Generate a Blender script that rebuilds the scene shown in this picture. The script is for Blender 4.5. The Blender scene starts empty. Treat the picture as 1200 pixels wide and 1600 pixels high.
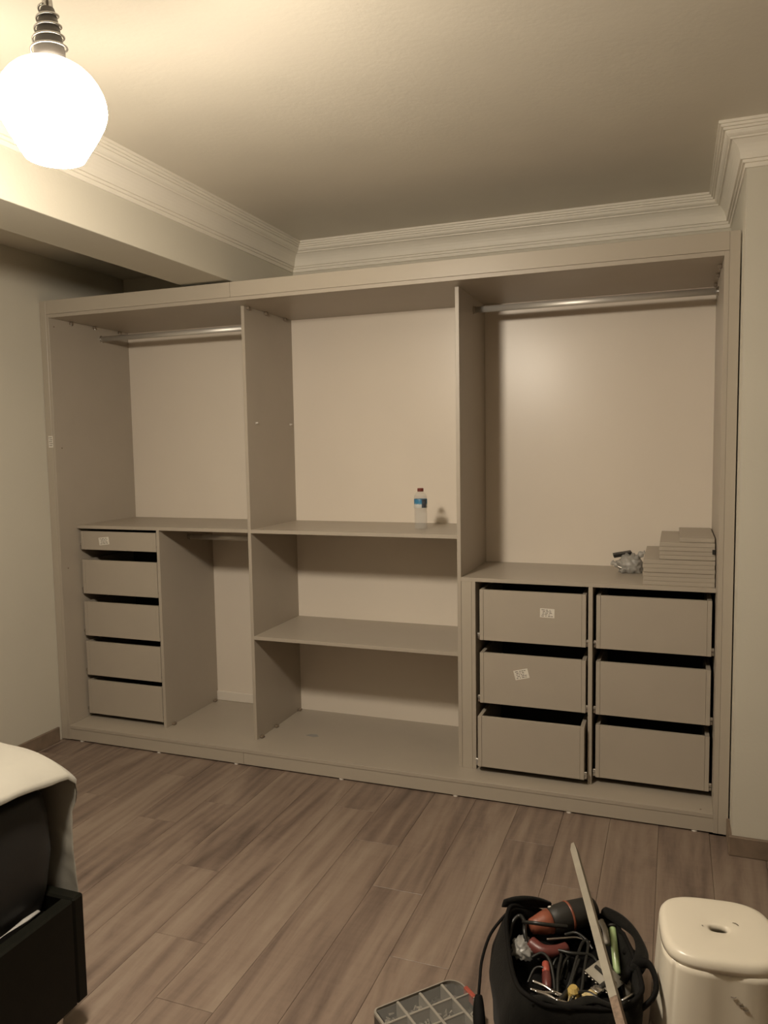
import bpy, bmesh, math, random
from mathutils import Vector, Matrix, noise
random.seed(7)
SC = bpy.context.scene
COL = SC.collection

# ------------------------------------------------------------------ camera, world, exposure
cam_d = bpy.data.cameras.new('camera'); cam = bpy.data.objects.new('camera', cam_d); COL.objects.link(cam)
SC.camera = cam
cam_d.sensor_fit = 'HORIZONTAL'; cam_d.sensor_width = 36.0
cam_d.lens = 36.0 * 1217.9156 / 1200.0
cam_d.clip_start = 0.02
_yaw, _pit, _rol = 0.3583, 0.0852, -0.0165
fw = Vector((-math.sin(_yaw) * math.cos(_pit), math.cos(_yaw) * math.cos(_pit), -math.sin(_pit)))
rt = fw.cross(Vector((0, 0, 1))).normalized(); up = rt.cross(fw)
_c, _s = math.cos(_rol), math.sin(_rol)
rt, up = rt * _c + up * _s, rt * -_s + up * _c
M = Matrix((rt, up, -fw)).transposed().to_4x4(); M.translation = Vector((3.1921, -3.328, 1.606))
cam.matrix_world = M

world = bpy.data.worlds.new('world'); SC.world = world; world.use_nodes = True
world.node_tree.nodes['Background'].inputs[0].default_value = (0.9, 0.8, 0.65, 1)
world.node_tree.nodes['Background'].inputs[1].default_value = 0.02
LAMP_STRENGTH = 352.0
LAMP_COLOR = (1.0, 0.878, 0.715)
vs = SC.view_settings
vs.view_transform = 'Standard'; vs.look = 'None'; vs.gamma = 1.0; vs.exposure = 0.0
vs.use_curve_mapping = False

# ------------------------------------------------------------------ helpers
def link(o, parent=None):
    COL.objects.link(o)
    if parent is not None: o.parent = parent
    return o

def obj(name, bm, mat, parent=None, smooth=False, loc=None, keep=None):
    me = bpy.data.meshes.new(name)
    bm.normal_update(); bm.to_mesh(me); bm.free()
    for m in (mat if isinstance(mat, (list, tuple)) else [mat]): me.materials.append(m)
    if smooth:
        for p in me.polygons: p.use_smooth = True
    o = bpy.data.objects.new(name, me); link(o, parent)
    if loc is not None: o.location = loc
    return o

def tag(o, label=None, cat=None, group=None, kind=None):
    if label: o['label'] = label
    if cat: o['category'] = cat
    if group: o['group'] = group
    if kind: o['kind'] = kind
    return o

def thing(name, label, cat, loc=(0, 0, 0), rz=0.0, group=None):
    o = bpy.data.objects.new(name, None); link(o); o.location = loc; o.rotation_euler = (0, 0, rz)
    o.empty_display_size = 0.05
    return tag(o, label, cat, group)

def box(bm, x0, x1, y0, y1, z0, z1, bev=0.0008, mat=0):
    vs_ = [bm.verts.new(c) for c in ((x0, y0, z0), (x1, y0, z0), (x1, y1, z0), (x0, y1, z0),
                                     (x0, y0, z1), (x1, y0, z1), (x1, y1, z1), (x0, y1, z1))]
    fs = [bm.faces.new([vs_[i] for i in f]) for f in ((0, 3, 2, 1), (4, 5, 6, 7), (0, 1, 5, 4), (1, 2, 6, 5), (2, 3, 7, 6), (3, 0, 4, 7))]
    for f in fs: f.material_index = mat
    if bev > 0:
        es = list({e for f in fs for e in f.edges})
        bmesh.ops.bevel(bm, geom=es, offset=bev, segments=1, affect='EDGES', profile=0.5)

def bx(name, x0, x1, y0, y1, z0, z1, mat, parent=None, bev=0.0008):
    bm = bmesh.new(); box(bm, x0, x1, y0, y1, z0, z1, bev)
    return obj(name, bm, mat, parent)

def loft(bm, rings, cap0=True, cap1=True, closed=True, mat=0):
    vr = [[bm.verts.new(p) for p in r] for r in rings]
    n = len(vr[0])
    for a, b in zip(vr[:-1], vr[1:]):
        for i in range(n if closed else n - 1):
            j = (i + 1) % n
            f = bm.faces.new((a[i], a[j], b[j], b[i])); f.material_index = mat
    if cap0: bm.faces.new(list(reversed(vr[0]))).material_index = mat
    if cap1: bm.faces.new(vr[-1]).material_index = mat
    return vr

def lathe(bm, prof, seg=24, cx=0, cy=0, cap0=False, cap1=False, mat=0):
    rings = [[(cx + r * math.cos(2 * math.pi * i / seg), cy + r * math.sin(2 * math.pi * i / seg), z) for i in range(seg)] for r, z in prof]
    return loft(bm, rings, cap0, cap1, True, mat)

def smooth_path(pts, n=6):
    P = [Vector(p) for p in pts]
    if len(P) < 3: return P
    out = []
    for i in range(len(P) - 1):
        p0 = P[max(i - 1, 0)]; p1 = P[i]; p2 = P[i + 1]; p3 = P[min(i + 2, len(P) - 1)]
        for k in range(n):
            t = k / n
            out.append(0.5 * ((2 * p1) + (p2 - p0) * t + (2 * p0 - 5 * p1 + 4 * p2 - p3) * t * t + (3 * p1 - p0 - 3 * p2 + p3) * t ** 3))
    out.append(P[-1])
    return out

def tube(bm, pts, r, seg=8, sm=6, cap=True, mat=0, flat=1.0):
    P = smooth_path(pts, sm) if sm else [Vector(p) for p in pts]
    rad = r if callable(r) else (lambda t: r)
    N = len(P); rings = []; nrm = None
    for i, p in enumerate(P):
        t = (P[min(i + 1, N - 1)] - P[max(i - 1, 0)]).normalized()
        if nrm is None:
            nrm = t.orthogonal().normalized() if abs(t.z) > 0.95 else t.cross(Vector((0, 0, 1))).normalized()
        nrm = (nrm - t * nrm.dot(t)).normalized(); b = t.cross(nrm)
        q = rad(i / (N - 1))
        rings.append([p + nrm * (q * math.cos(2 * math.pi * k / seg)) + b * (q * flat * math.sin(2 * math.pi * k / seg)) for k in range(seg)])
    loft(bm, rings, cap, cap, True, mat)

def prism(bm, pts, z0, z1, mat=0):
    loft(bm, [[(x, y, z0) for x, y in pts], [(x, y, z1) for x, y in pts]], True, True, True, mat)

def rrect(a, b, n=5.0, k=48):
    out = []
    for i in range(k):
        t = 2 * math.pi * i / k; c, s = math.cos(t), math.sin(t)
        out.append((a * math.copysign(abs(c) ** (2 / n), c), b * math.copysign(abs(s) ** (2 / n), s)))
    return out

# ------------------------------------------------------------------ materials
def mat(name, col, rough=0.5, metal=0.0, spec=0.5, bump=None, var=None, alpha=1.0, trans=0.0, coat=0.0, sheen=0.0):
    """procedural principled material; var=(scale, amount) tonal noise, bump=(scale, strength, distance)"""
    m = bpy.data.materials.new(name); m.use_nodes = True
    nt = m.node_tree; N = nt.nodes; L = nt.links; b = N['Principled BSDF']
    b.inputs['Base Color'].default_value = (*col, 1); b.inputs['Roughness'].default_value = rough
    b.inputs['Metallic'].default_value = metal; b.inputs['Specular IOR Level'].default_value = spec
    b.inputs['Alpha'].default_value = alpha; b.inputs['Transmission Weight'].default_value = trans
    b.inputs['Coat Weight'].default_value = coat; b.inputs['Sheen Weight'].default_value = sheen
    tc = N.new('ShaderNodeTexCoord')
    if var:
        n = N.new('ShaderNodeTexNoise'); n.inputs['Scale'].default_value = var[0]; n.inputs['Detail'].default_value = 5
        L.new(tc.outputs['Object'], n.inputs['Vector'])
        r = N.new('ShaderNodeMapRange'); r.inputs[1].default_value = 0.3; r.inputs[2].default_value = 0.7
        r.inputs[3].default_value = 1 - var[1]; r.inputs[4].default_value = 1 + var[1]
        L.new(n.outputs['Fac'], r.inputs[0])
        mx = N.new('ShaderNodeVectorMath'); mx.operation = 'SCALE'; mx.inputs[0].default_value = col
        L.new(r.outputs[0], mx.inputs['Scale']); L.new(mx.outputs[0], b.inputs['Base Color'])
    if bump:
        n = N.new('ShaderNodeTexNoise'); n.inputs['Scale'].default_value = bump[0]; n.inputs['Detail'].default_value = 4
        L.new(tc.outputs['Object'], n.inputs['Vector'])
        bp = N.new('ShaderNodeBump'); bp.inputs['Strength'].default_value = bump[1]; bp.inputs['Distance'].default_value = bump[2]
        L.new(n.outputs['Fac'], bp.inputs['Height']); L.new(bp.outputs[0], b.inputs['Normal'])
    return m

M_wall = mat('wall_paint', (0.60, 0.565, 0.475), 0.6, bump=(90, 0.25, 0.002), var=(2, 0.02))
M_ceil = mat('ceiling_paint', (0.70, 0.65, 0.55), 0.45, bump=(60, 0.20, 0.003), var=(3, 0.03))
M_corn = mat('cornice_plaster', (0.80, 0.755, 0.66), 0.5, var=(5, 0.02))
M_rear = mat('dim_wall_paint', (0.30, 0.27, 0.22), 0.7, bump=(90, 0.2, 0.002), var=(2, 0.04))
M_lam = mat('taupe_laminate', (0.405, 0.355, 0.29), 0.42, bump=(350, 0.06, 0.0005), var=(6, 0.02))
M_edge = mat('taupe_edge_band', (0.425, 0.375, 0.305), 0.35, bump=(350, 0.04, 0.0005))
M_back = mat('white_back_board', (0.74, 0.665, 0.57), 0.34, bump=(160, 0.10, 0.0008), var=(3, 0.015))
M_rail = mat('white_painted_strip', (0.72, 0.66, 0.58), 0.45, bump=(80, 0.1, 0.001))
M_alu = mat('brushed_aluminium', (0.66, 0.63, 0.58), 0.42, metal=0.6, bump=(200, 0.05, 0.0005))
M_steel = mat('steel', (0.6, 0.58, 0.55), 0.25, metal=1.0, bump=(120, 0.05, 0.0005))
M_dark = mat('dark_board_drawer_shade', (0.028, 0.024, 0.019), 0.7, bump=(90, 0.1, 0.001))  # dark board; inside the drawers this colour stands in for shade
M_paper = mat('white_paper_label', (0.72, 0.68, 0.60), 0.7, var=(60, 0.05))
M_ink = mat('grey_print', (0.16, 0.14, 0.12), 0.7, var=(200, 0.1))
M_brownplastic = mat('brown_connector_plastic', (0.20, 0.155, 0.11), 0.5, var=(40, 0.1))
M_clearplastic = mat('milky_connector_plastic', (0.62, 0.58, 0.52), 0.35, var=(40, 0.05))
M_blackplastic = mat('black_plastic', (0.018, 0.017, 0.015), 0.4, var=(30, 0.15), bump=(150, 0.1, 0.0008))
M_baseb = mat('brown_skirting_wood', (0.19, 0.14, 0.10), 0.5, var=(14, 0.2), bump=(60, 0.1, 0.001))
M_leather = mat('black_leatherette', (0.006, 0.006, 0.004), 0.45, spec=0.15, bump=(220, 0.15, 0.001), var=(20, 0.15))
M_mattress = mat('charcoal_mattress_satin', (0.013, 0.0125, 0.012), 0.4, spec=0.35, bump=(10, 0.2, 0.004), var=(5, 0.25), sheen=0.03)
M_liner = mat('grey_liner_cloth', (0.30, 0.29, 0.27), 0.7, bump=(90, 0.2, 0.001))
M_sheet = mat('ivory_cotton', (0.345, 0.325, 0.275), 0.85, bump=(14, 0.35, 0.006), var=(8, 0.03), sheen=0.1)
M_bag = mat('black_canvas', (0.008, 0.0075, 0.0062), 0.8, spec=0.12, bump=(160, 0.5, 0.002), var=(22, 0.3), sheen=0.05)
M_bag_in = mat('black_bag_lining', (0.007, 0.0065, 0.006), 0.85, spec=0.12, bump=(110, 0.4, 0.002), var=(30, 0.3))
M_strap = mat('black_webbing', (0.007, 0.0065, 0.006), 0.75, spec=0.12, bump=(260, 0.4, 0.001), var=(40, 0.2))
M_stool = mat('ivory_plastic', (0.76, 0.70, 0.58), 0.28, bump=(40, 0.03, 0.001), var=(4, 0.03))
M_scuff = mat('dark_scuff', (0.16, 0.13, 0.10), 0.7, var=(80, 0.3))
M_batten = mat('grey_batten_face', (0.34, 0.31, 0.25), 0.55, bump=(120, 0.15, 0.001), var=(20, 0.08))
M_batten_end = mat('bare_chipboard', (0.23, 0.165, 0.12), 0.8, bump=(200, 0.5, 0.002), var=(90, 0.25))
M_orange = mat('orange_plastic', (0.24, 0.075, 0.042), 0.4, bump=(90, 0.08, 0.001), var=(30, 0.1))
M_red = mat('red_plastic', (0.36, 0.075, 0.05), 0.4, bump=(90, 0.08, 0.001), var=(30, 0.1))
M_grip = mat('dark_rubber_grip', (0.020, 0.018, 0.015), 0.55, bump=(140, 0.3, 0.001), var=(30, 0.2))
M_cable = mat('black_cable', (0.016, 0.016, 0.014), 0.38, var=(40, 0.2), bump=(120, 0.1, 0.0006))
M_yellow = mat('yellow_plastic', (0.50, 0.36, 0.11), 0.5, var=(30, 0.1), bump=(90, 0.1, 0.001))
M_bristle = mat('pale_bristle', (0.50, 0.40, 0.20), 0.8, var=(120, 0.25), bump=(240, 0.4, 0.001))
M_green = mat('pale_green_tube', (0.42, 0.56, 0.27), 0.2, spec=0.8, var=(30, 0.08))
M_maroon = mat('maroon_plastic', (0.12, 0.03, 0.025), 0.4, var=(40, 0.2))
M_pvc = mat('clear_grey_film', (0.42, 0.41, 0.38), 0.32, spec=0.6, alpha=0.58, bump=(30, 0.4, 0.003), var=(30, 0.15))
M_case = mat('smoky_case_plastic', (0.30, 0.275, 0.235), 0.3, bump=(90, 0.05, 0.0006), var=(20, 0.06))
M_casew = mat('clear_lid_pane', (0.40, 0.39, 0.36), 0.12, spec=0.8, alpha=0.13, bump=(30, 0.1, 0.001))
M_casein = mat('dark_case_tray', (0.075, 0.066, 0.058), 0.5, var=(20, 0.1), bump=(90, 0.05, 0.0006))
M_screw = mat('zinc_screw', (0.55, 0.51, 0.45), 0.35, metal=0.8, var=(60, 0.15))
M_brass = mat('brass_screw', (0.42, 0.28, 0.18), 0.4, metal=0.6, var=(60, 0.2))
M_cap = mat('dark_red_cap', (0.16, 0.03, 0.02), 0.4, var=(60, 0.1), bump=(200, 0.1, 0.0005))

def mat_glass(name, col, rough, ior, weight=1.0):
    m = mat(name, col, rough, spec=0.5, trans=weight, bump=(60, 0.05, 0.0008)); m.node_tree.nodes['Principled BSDF'].inputs['IOR'].default_value = ior
    return m
M_pet = mat('clear_bottle_plastic', (0.55, 0.56, 0.55), 0.06, spec=1.0, alpha=0.16, bump=(90, 0.3, 0.001))
M_water = mat('water', (0.50, 0.52, 0.51), 0.04, spec=1.0, alpha=0.10, bump=(120, 0.4, 0.002))
M_cord = mat('clear_cord', (0.55, 0.50, 0.42), 0.15, spec=0.8, alpha=0.45, bump=(60, 0.05, 0.0006))
M_cone = mat('frosted_grey_cone', (0.10, 0.088, 0.075), 0.35, var=(30, 0.05), bump=(90, 0.05, 0.0006))

def mat_lamp():
    m = bpy.data.materials.new('lit_opal_glass'); m.use_nodes = True
    nt = m.node_tree; N = nt.nodes; b = N['Principled BSDF']
    b.inputs['Base Color'].default_value = (0.8, 0.78, 0.7, 1); b.inputs['Roughness'].default_value = 0.2
    b.inputs['Emission Color'].default_value = (*LAMP_COLOR, 1)
    tc = N.new('ShaderNodeTexCoord'); sp = N.new('ShaderNodeSeparateXYZ'); nt.links.new(tc.outputs['Object'], sp.inputs[0])
    mr = N.new('ShaderNodeMapRange'); mr.interpolation_type = 'SMOOTHSTEP'          # the bulb sits low in the shade: dimmer glass towards the neck
    mr.inputs[1].default_value = 0.070; mr.inputs[2].default_value = 0.145; mr.inputs[3].default_value = LAMP_STRENGTH; mr.inputs[4].default_value = LAMP_STRENGTH * 0.04
    nt.links.new(sp.outputs['Z'], mr.inputs[0]); nt.links.new(mr.outputs[0], b.inputs['Emission Strength'])
    return m
M_lamp = mat_lamp()

def mat_floor():
    m = bpy.data.materials.new('oak_laminate'); m.use_nodes = True
    nt = m.node_tree; N = nt.nodes; L = nt.links; b = N['Principled BSDF']
    b.inputs['Roughness'].default_value = 0.42; b.inputs['Specular IOR Level'].default_value = 0.35
    tc = N.new('ShaderNodeTexCoord'); oi = N.new('ShaderNodeObjectInfo')
    off = N.new('ShaderNodeVectorMath'); off.operation = 'SCALE'; off.inputs[0].default_value = (37.0, 91.0, 53.0)
    L.new(oi.outputs['Random'], off.inputs['Scale'])
    add = N.new('ShaderNodeVectorMath'); L.new(tc.outputs['Object'], add.inputs[0]); L.new(off.outputs[0], add.inputs[1])
    def mapped(sx, sy):
        mp = N.new('ShaderNodeMapping'); mp.inputs['Scale'].default_value = (sx, sy, 1); L.new(add.outputs[0], mp.inputs['Vector']); return mp
    def noise_(v, scale, detail, dist=0.0, rough=0.55):
        n = N.new('ShaderNodeTexNoise'); n.inputs['Scale'].default_value = scale; n.inputs['Detail'].default_value = detail
        n.inputs['Distortion'].default_value = dist; n.inputs['Roughness'].default_value = rough; L.new(v.outputs[0], n.inputs['Vector']); return n
    broad = noise_(mapped(8, 1.0), 1.0, 6, 0.9, 0.62)              # long dark and pale streaks
    rings = N.new('ShaderNodeTexWave'); rings.wave_type = 'BANDS'; rings.bands_direction = 'X'   # cathedral grain
    rings.inputs['Scale'].default_value = 1.0; rings.inputs['Distortion'].default_value = 13.0
    rings.inputs['Detail'].default_value = 3.0; rings.inputs['Detail Scale'].default_value = 0.8
    L.new(mapped(5.5, 0.6).outputs[0], rings.inputs['Vector'])
    fine = noise_(mapped(110, 7), 1.0, 5, 0.4, 0.65)
    cross = noise_(mapped(9, 60), 1.0, 2)                     # short saw marks across the grain
    def mix(a, bb, f):
        x = N.new('ShaderNodeMath'); x.operation = 'MULTIPLY_ADD'; L.new(bb, x.inputs[0]); x.inputs[1].default_value = f; L.new(a, x.inputs[2]); return x.outputs[0]
    bc = N.new('ShaderNodeMapRange'); bc.inputs[1].default_value = 0.30; bc.inputs[2].default_value = 0.70; bc.inputs[3].default_value = 0.21; bc.inputs[4].default_value = 0.76
    L.new(broad.outputs['Fac'], bc.inputs[0])
    v = mix(bc.outputs[0], rings.outputs['Fac'], 0.13)
    v = mix(v, fine.outputs['Fac'], 0.20)
    v = mix(v, cross.outputs['Fac'], 0.12)
    v = mix(v, oi.outputs['Random'], 0.05)
    cr = N.new('ShaderNodeValToRGB'); e = cr.color_ramp.elements
    e[0].position = 0.36; e[0].color = (0.100, 0.073, 0.058, 1)
    e[1].position = 1.0; e[1].color = (0.285, 0.222, 0.172, 1)
    k = e.new(0.56); k.color = (0.170, 0.124, 0.098, 1)
    k = e.new(0.76); k.color = (0.232, 0.173, 0.134, 1)
    L.new(v, cr.inputs['Fac']); L.new(cr.outputs[0], b.inputs['Base Color'])
    bp = N.new('ShaderNodeBump'); bp.inputs['Strength'].default_value = 0.15; bp.inputs['Distance'].default_value = 0.001
    L.new(fine.outputs['Fac'], bp.inputs['Height']); L.new(bp.outputs[0], b.inputs['Normal'])
    return m
M_floor = mat_floor()

def mat_bottle_label():
    m = bpy.data.materials.new('bottle_label_print'); m.use_nodes = True
    nt = m.node_tree; N = nt.nodes; L = nt.links; b = N['Principled BSDF']; b.inputs['Roughness'].default_value = 0.35
    tc = N.new('ShaderNodeTexCoord'); sp = N.new('ShaderNodeSeparateXYZ'); L.new(tc.outputs['Object'], sp.inputs[0])
    n = N.new('ShaderNodeTexNoise'); n.inputs['Scale'].default_value = 70; n.inputs['Detail'].default_value = 3; L.new(tc.outputs['Object'], n.inputs['Vector'])
    a = N.new('ShaderNodeMath'); a.operation = 'MULTIPLY_ADD'; a.inputs[1].default_value = 0.022; L.new(n.outputs['Fac'], a.inputs[0]); L.new(sp.outputs['Z'], a.inputs[2])
    mr = N.new('ShaderNodeMapRange'); mr.inputs[1].default_value = 0.112; mr.inputs[2].default_value = 0.163; L.new(a.outputs[0], mr.inputs[0])
    cr = N.new('ShaderNodeValToRGB'); e = cr.color_ramp.elements
    e[0].position = 0.0; e[0].color = (0.55, 0.56, 0.54, 1); e[1].position = 1.0; e[1].color = (0.035, 0.16, 0.30, 1)
    for p, c in ((0.44, (0.62, 0.62, 0.60, 1)), (0.52, (0.16, 0.30, 0.40, 1)), (0.60, (0.03, 0.20, 0.38, 1))):
        k = e.new(p); k.color = c
    L.new(mr.outputs[0], cr.inputs['Fac']); L.new(cr.outputs[0], b.inputs['Base Color'])
    return m
M_blabel = mat_bottle_label()
M_bdark = mat('dark_label_panel', (0.07, 0.08, 0.10), 0.4, var=(120, 0.3))

# ------------------------------------------------------------------ structure
CZ = 2.725; LZ = 2.645; BX = 1.16; BXL = 0.885; BZ = 2.412; BW = 0.70; NX = 3.418; PY = -0.14
RX = 4.7; RY = -4.6
def struct(o, label, cat): return tag(o, label, cat, kind='structure')
struct(bx('wall_left', -0.12, 0, RY, BW, -0.03, 2.9, M_wall, bev=0), 'plain cream painted wall left of the fitted wardrobe', 'wall')
struct(bx('wall_back', -0.12, NX, BW, BW + 0.12, -0.03, 2.9, M_wall, bev=0), 'cream painted wall behind the wardrobe, seen above its top board', 'wall')
struct(bx('wall_right', NX, RX + 0.12, PY, BW + 0.12, -0.03, 2.9, M_wall, bev=0), 'cream painted wall pier projecting at the right of the wardrobe', 'wall')
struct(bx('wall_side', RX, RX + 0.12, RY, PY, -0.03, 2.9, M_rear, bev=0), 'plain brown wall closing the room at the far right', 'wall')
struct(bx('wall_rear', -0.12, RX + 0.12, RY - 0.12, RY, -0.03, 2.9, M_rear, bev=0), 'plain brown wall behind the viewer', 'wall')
struct(bx('ceiling', BX, RX + 0.12, RY, BW, CZ, 2.9, M_ceil, bev=0), 'textured cream painted ceiling above the room', 'ceiling')
struct(bx('ceiling_left', 0, BXL, RY, BW, LZ, 2.9, M_ceil, bev=0), 'lower shaded strip of ceiling left of the beam', 'ceiling')
struct(bx('ceiling_beam', BXL, BX, RY, BW, BZ, 2.9, M_wall, bev=0.002), 'boxed cream ceiling beam running above the wardrobe top', 'beam')

# cornice: profile swept along each run with mitred ends
PROF = [(0.100, 0.000), (0.100, 0.010), (0.0925, 0.0106), (0.0920, 0.0195), (0.0845, 0.0201), (0.0840, 0.028), (0.0765, 0.0286), (0.0765, 0.033),
        (0.0735, 0.040), (0.067, 0.0455), (0.061, 0.048), (0.060, 0.0535), (0.0525, 0.0542), (0.046, 0.060),
        (0.038, 0.069), (0.031, 0.081), (0.026, 0.095), (0.0235, 0.109), (0.0230, 0.1165), (0.0150, 0.1172), (0.0145, 0.1275),
        (0.0068, 0.1282), (0.0062, 0.1435), (0.0, 0.145), (0.0, 0.0)]
def run(name, a, b, na, nb, label):
    """a,b: wall corner points; na,nb: mitre offset vectors for 1 m of projection at each end"""
    bm = bmesh.new()
    rings = [[(p[0] + n[0] * d, p[1] + n[1] * d, CZ - h) for d, h in PROF] for p, n in ((a, na), (b, nb))]
    loft(bm, rings, True, True, True); bmesh.ops.recalc_face_normals(bm, faces=bm.faces)
    struct(obj(name, bm, M_corn), label, 'cornice')
run('trim_1', (BX, RY), (BX, BW), (1, 0), (1, -1), 'stepped plaster cornice along the face of the ceiling beam')
run('trim_2', (BX, BW), (NX, BW), (1, -1), (-1, -1), 'stepped plaster cornice along the back wall above the wardrobe')
run('trim_3', (NX, BW), (NX, PY), (-1, -1), (-1, -1), 'short return of plaster cornice beside the right wall pier')
run('trim_4', (NX, PY), (RX, PY), (-1, -1), (0, -1), 'stepped plaster cornice across the right wall pier')

bx_ = bx('baseboard_left', 0.0, 0.014, RY, -0.022, 0.0, 0.08, M_baseb, bev=0.003); struct(bx_, 'brown wooden skirting along the left wall', 'baseboard')
bm = bmesh.new(); box(bm, NX - 0.012, RX, PY - 0.015, PY, 0.0, 0.078, 0.003); box(bm, NX - 0.012, NX, PY, -0.002, 0.0, 0.078, 0.001)
struct(obj('baseboard_right', bm, M_baseb), 'dark brown wooden skirting under the right wall pier', 'baseboard')

floor = struct(bx('floor', -0.12, RX + 0.12, RY, BW + 0.12, -0.05, -0.0125, M_dark, bev=0), 'brown oak laminate floor of long staggered planks', 'floor')
PW = 0.195; PL = 1.29
ends = {0.613: -0.505, 0.808: -0.20, 1.003: -0.62, 1.198: -0.40, 1.393: -0.895, 1.588: -1.285, 1.783: -0.255, 1.978: -0.50, 2.173: -0.793, 2.368: -1.145,
        2.563: -0.302, 2.758: -0.576, 2.953: -0.81, 3.148: -1.02, 3.343: -1.18}
pm_cache = {}
def plank(x, y, w, l):
    key = (round(w, 3), round(l, 3))
    if key not in pm_cache:
        bm = bmesh.new(); g = 0.0005; c = 0.0014
        loft(bm, [[(g, g, -0.0125), (w - g, g, -0.0125), (w - g, l - g, -0.0125), (g, l - g, -0.0125)],
                  [(g, g, -c * 0.6), (w - g, g, -c * 0.6), (w - g, l - g, -c * 0.6), (g, l - g, -c * 0.6)],
                  [(g + c, g + c * .7, 0), (w - g - c, g + c * .7, 0), (w - g - c, l - g - c * .7, 0), (g + c, l - g - c * .7, 0)]])
        o = obj('plank', bm, M_floor, floor, loc=(x, y, 0)); pm_cache[key] = o.data
    else:
        o = bpy.data.objects.new('plank', pm_cache[key]); link(o, floor); o.location = (x, y, 0)
k0 = -4
for k in range(k0, 22):
    x = 0.613 + k * PW
    x0 = max(x, 0.0); x1 = min(x + PW, RX)
    if x1 - x0 < 0.01: continue
    e = None
    for kx, v in ends.items():
        if abs(kx - x) < 0.02: e = v
    if e is None: e = -((k * 0.37) % 1.29)
    y = e
    while y < BW - 0.05: y += PL
    while y > RY + 0.02:
        a = max(y - PL, RY); b = min(y, BW if x + PW < NX else (PY - 0.002 if x > NX else BW))
        if x < NX < x + PW: b = min(y, 0.0)
        if b - a > 0.02: plank(x0, a, x1 - x0, b - a)
        y -= PL

# ------------------------------------------------------------------ wardrobe
W = thing('fitted_wardrobe', 'large open taupe fitted wardrobe without doors along the back wall', 'wardrobe', (0, 0, 0))
R_ = 0.132; BK = 0.645
XL, XR = 0.061, 3.357
D1a, D1b, D2a, D2b = 1.152, 1.170, 2.253, 2.271
ZB, ZT = 0.086, 2.310
bx('side_panel', 0.043, XL, 0.0, BK, 0.006, 2.328, M_lam, W)
bx('side_panel', XR, XR + 0.018, 0.0, BK, 0.006, 2.328, M_lam, W)
lf = bx('filler_panel', 0.003, 0.0425, 0.0, 0.02, 0.006, 2.40, M_edge, W)
rf = bx('filler_panel', XR + 0.0185, 3.413, 0.0, 0.02, 0.006, 2.40, M_edge, W)
bx('top_panel', XL, XR, 0.0, BK, ZT, 2.328, M_lam, W)
bx('fascia_board', 0.043, 1.1722, 0.0, 0.018, 2.329, 2.40, M_edge, W)
bx('fascia_board', 1.1735, XR + 0.018, 0.0, 0.018, 2.329, 2.40, M_edge, W)
bx('bottom_panel', XL, XR, 0.0, BK, 0.068, ZB, M_lam, W)
bx('plinth_board', 0.043, 1.1625, 0.0025, 0.0205, 0.007, 0.0675, M_edge, W)
bx('plinth_board', 1.1638, XR + 0.018, 0.0025, 0.0205, 0.007, 0.0675, M_edge, W)
for fx in (0.136, 0.645, 1.116, 1.70, 2.27, 2.78, 3.287):
    bm = bmesh.new(); lathe(bm, [(0.012, 0.0), (0.012, 0.004), (0.008, 0.0055), (0.008, 0.007)], 14, fx, 0.012, True, True); obj('foot', bm, M_clearplastic, W)
divs = bx('divider', D1a, D1b, R_, BK, ZB, ZT, M_lam, W)
bx('divider', D2a, D2b, R_, BK, ZB, ZT, M_lam, W)
bx('shelf', XL, D1a, R_, BK, 1.172, 1.190, M_lam, W)
bx('shelf', D1b, D2a, R_, BK, 1.171, 1.189, M_lam, W)
bx('shelf', D1b, D2a, R_, BK, 0.6185, 0.6365, M_lam, W)
bx('shelf', D2b, XR, R_, BK, 0.975, 0.993, M_lam, W)
bx('divider', 0.590, 0.608, R_, BK, ZB, 1.172, M_lam, W)
bx('divider', 2.320, 2.338, R_, BK, ZB, 0.975, M_lam, W)
bx('divider', 2.844, 2.862, R_, BK, ZB, 0.975, M_lam, W)
bx('filler_strip', 2.272, 2.3195, R_, R_ + 0.018, ZB, 0.975, M_edge, W)
tag(bx('back_panel', 0.043, D1b - 0.009, BK + 0.0005, BK + 0.0085, 0.068, 2.328, M_back, W), 'white back board')
tag(bx('back_panel', D1b - 0.009, D2b - 0.009, BK + 0.0005, BK + 0.0085, 0.068, 2.328, M_back, W), 'white back board')
bm = bmesh.new(); nx_, nz_ = 40, 60; fr_ = []; bk_ = []          # the right back board bows slightly into the bay
for k in range(nz_ + 1):
    z_ = 0.068 + (2.328 - 0.068) * k / nz_; ra, rb = [], []
    for q in range(nx_ + 1):
        x_ = D2b - 0.009 + (XR + 0.018 - D2b + 0.009) * q / nx_
        sx = min(max((x_ - D2b) / (XR - D2b), 0), 1); sz = min(max((z_ - 0.993) / (2.31 - 0.993), 0), 1)
        d_ = 0.013 * math.sin(math.pi * sx) * math.sin(math.pi * sz) ** 0.8
        ra.append((x_, BK + 0.0005 - d_, z_)); rb.append((x_, BK + 0.0085 - d_, z_))
    fr_.append(ra); bk_.append(rb)
loft(bm, fr_, False, False, False); loft(bm, [list(reversed(r)) for r in bk_], False, False, False)
tag(obj('back_panel', bm, M_back, W, smooth=True), 'white back board, slightly bowed')
tag(bx('back_rail', 0.608, D1a, BK - 0.012, BK, ZB, 0.142, M_rail, W, bev=0.003), 'white strip along the foot of the back board')

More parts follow.
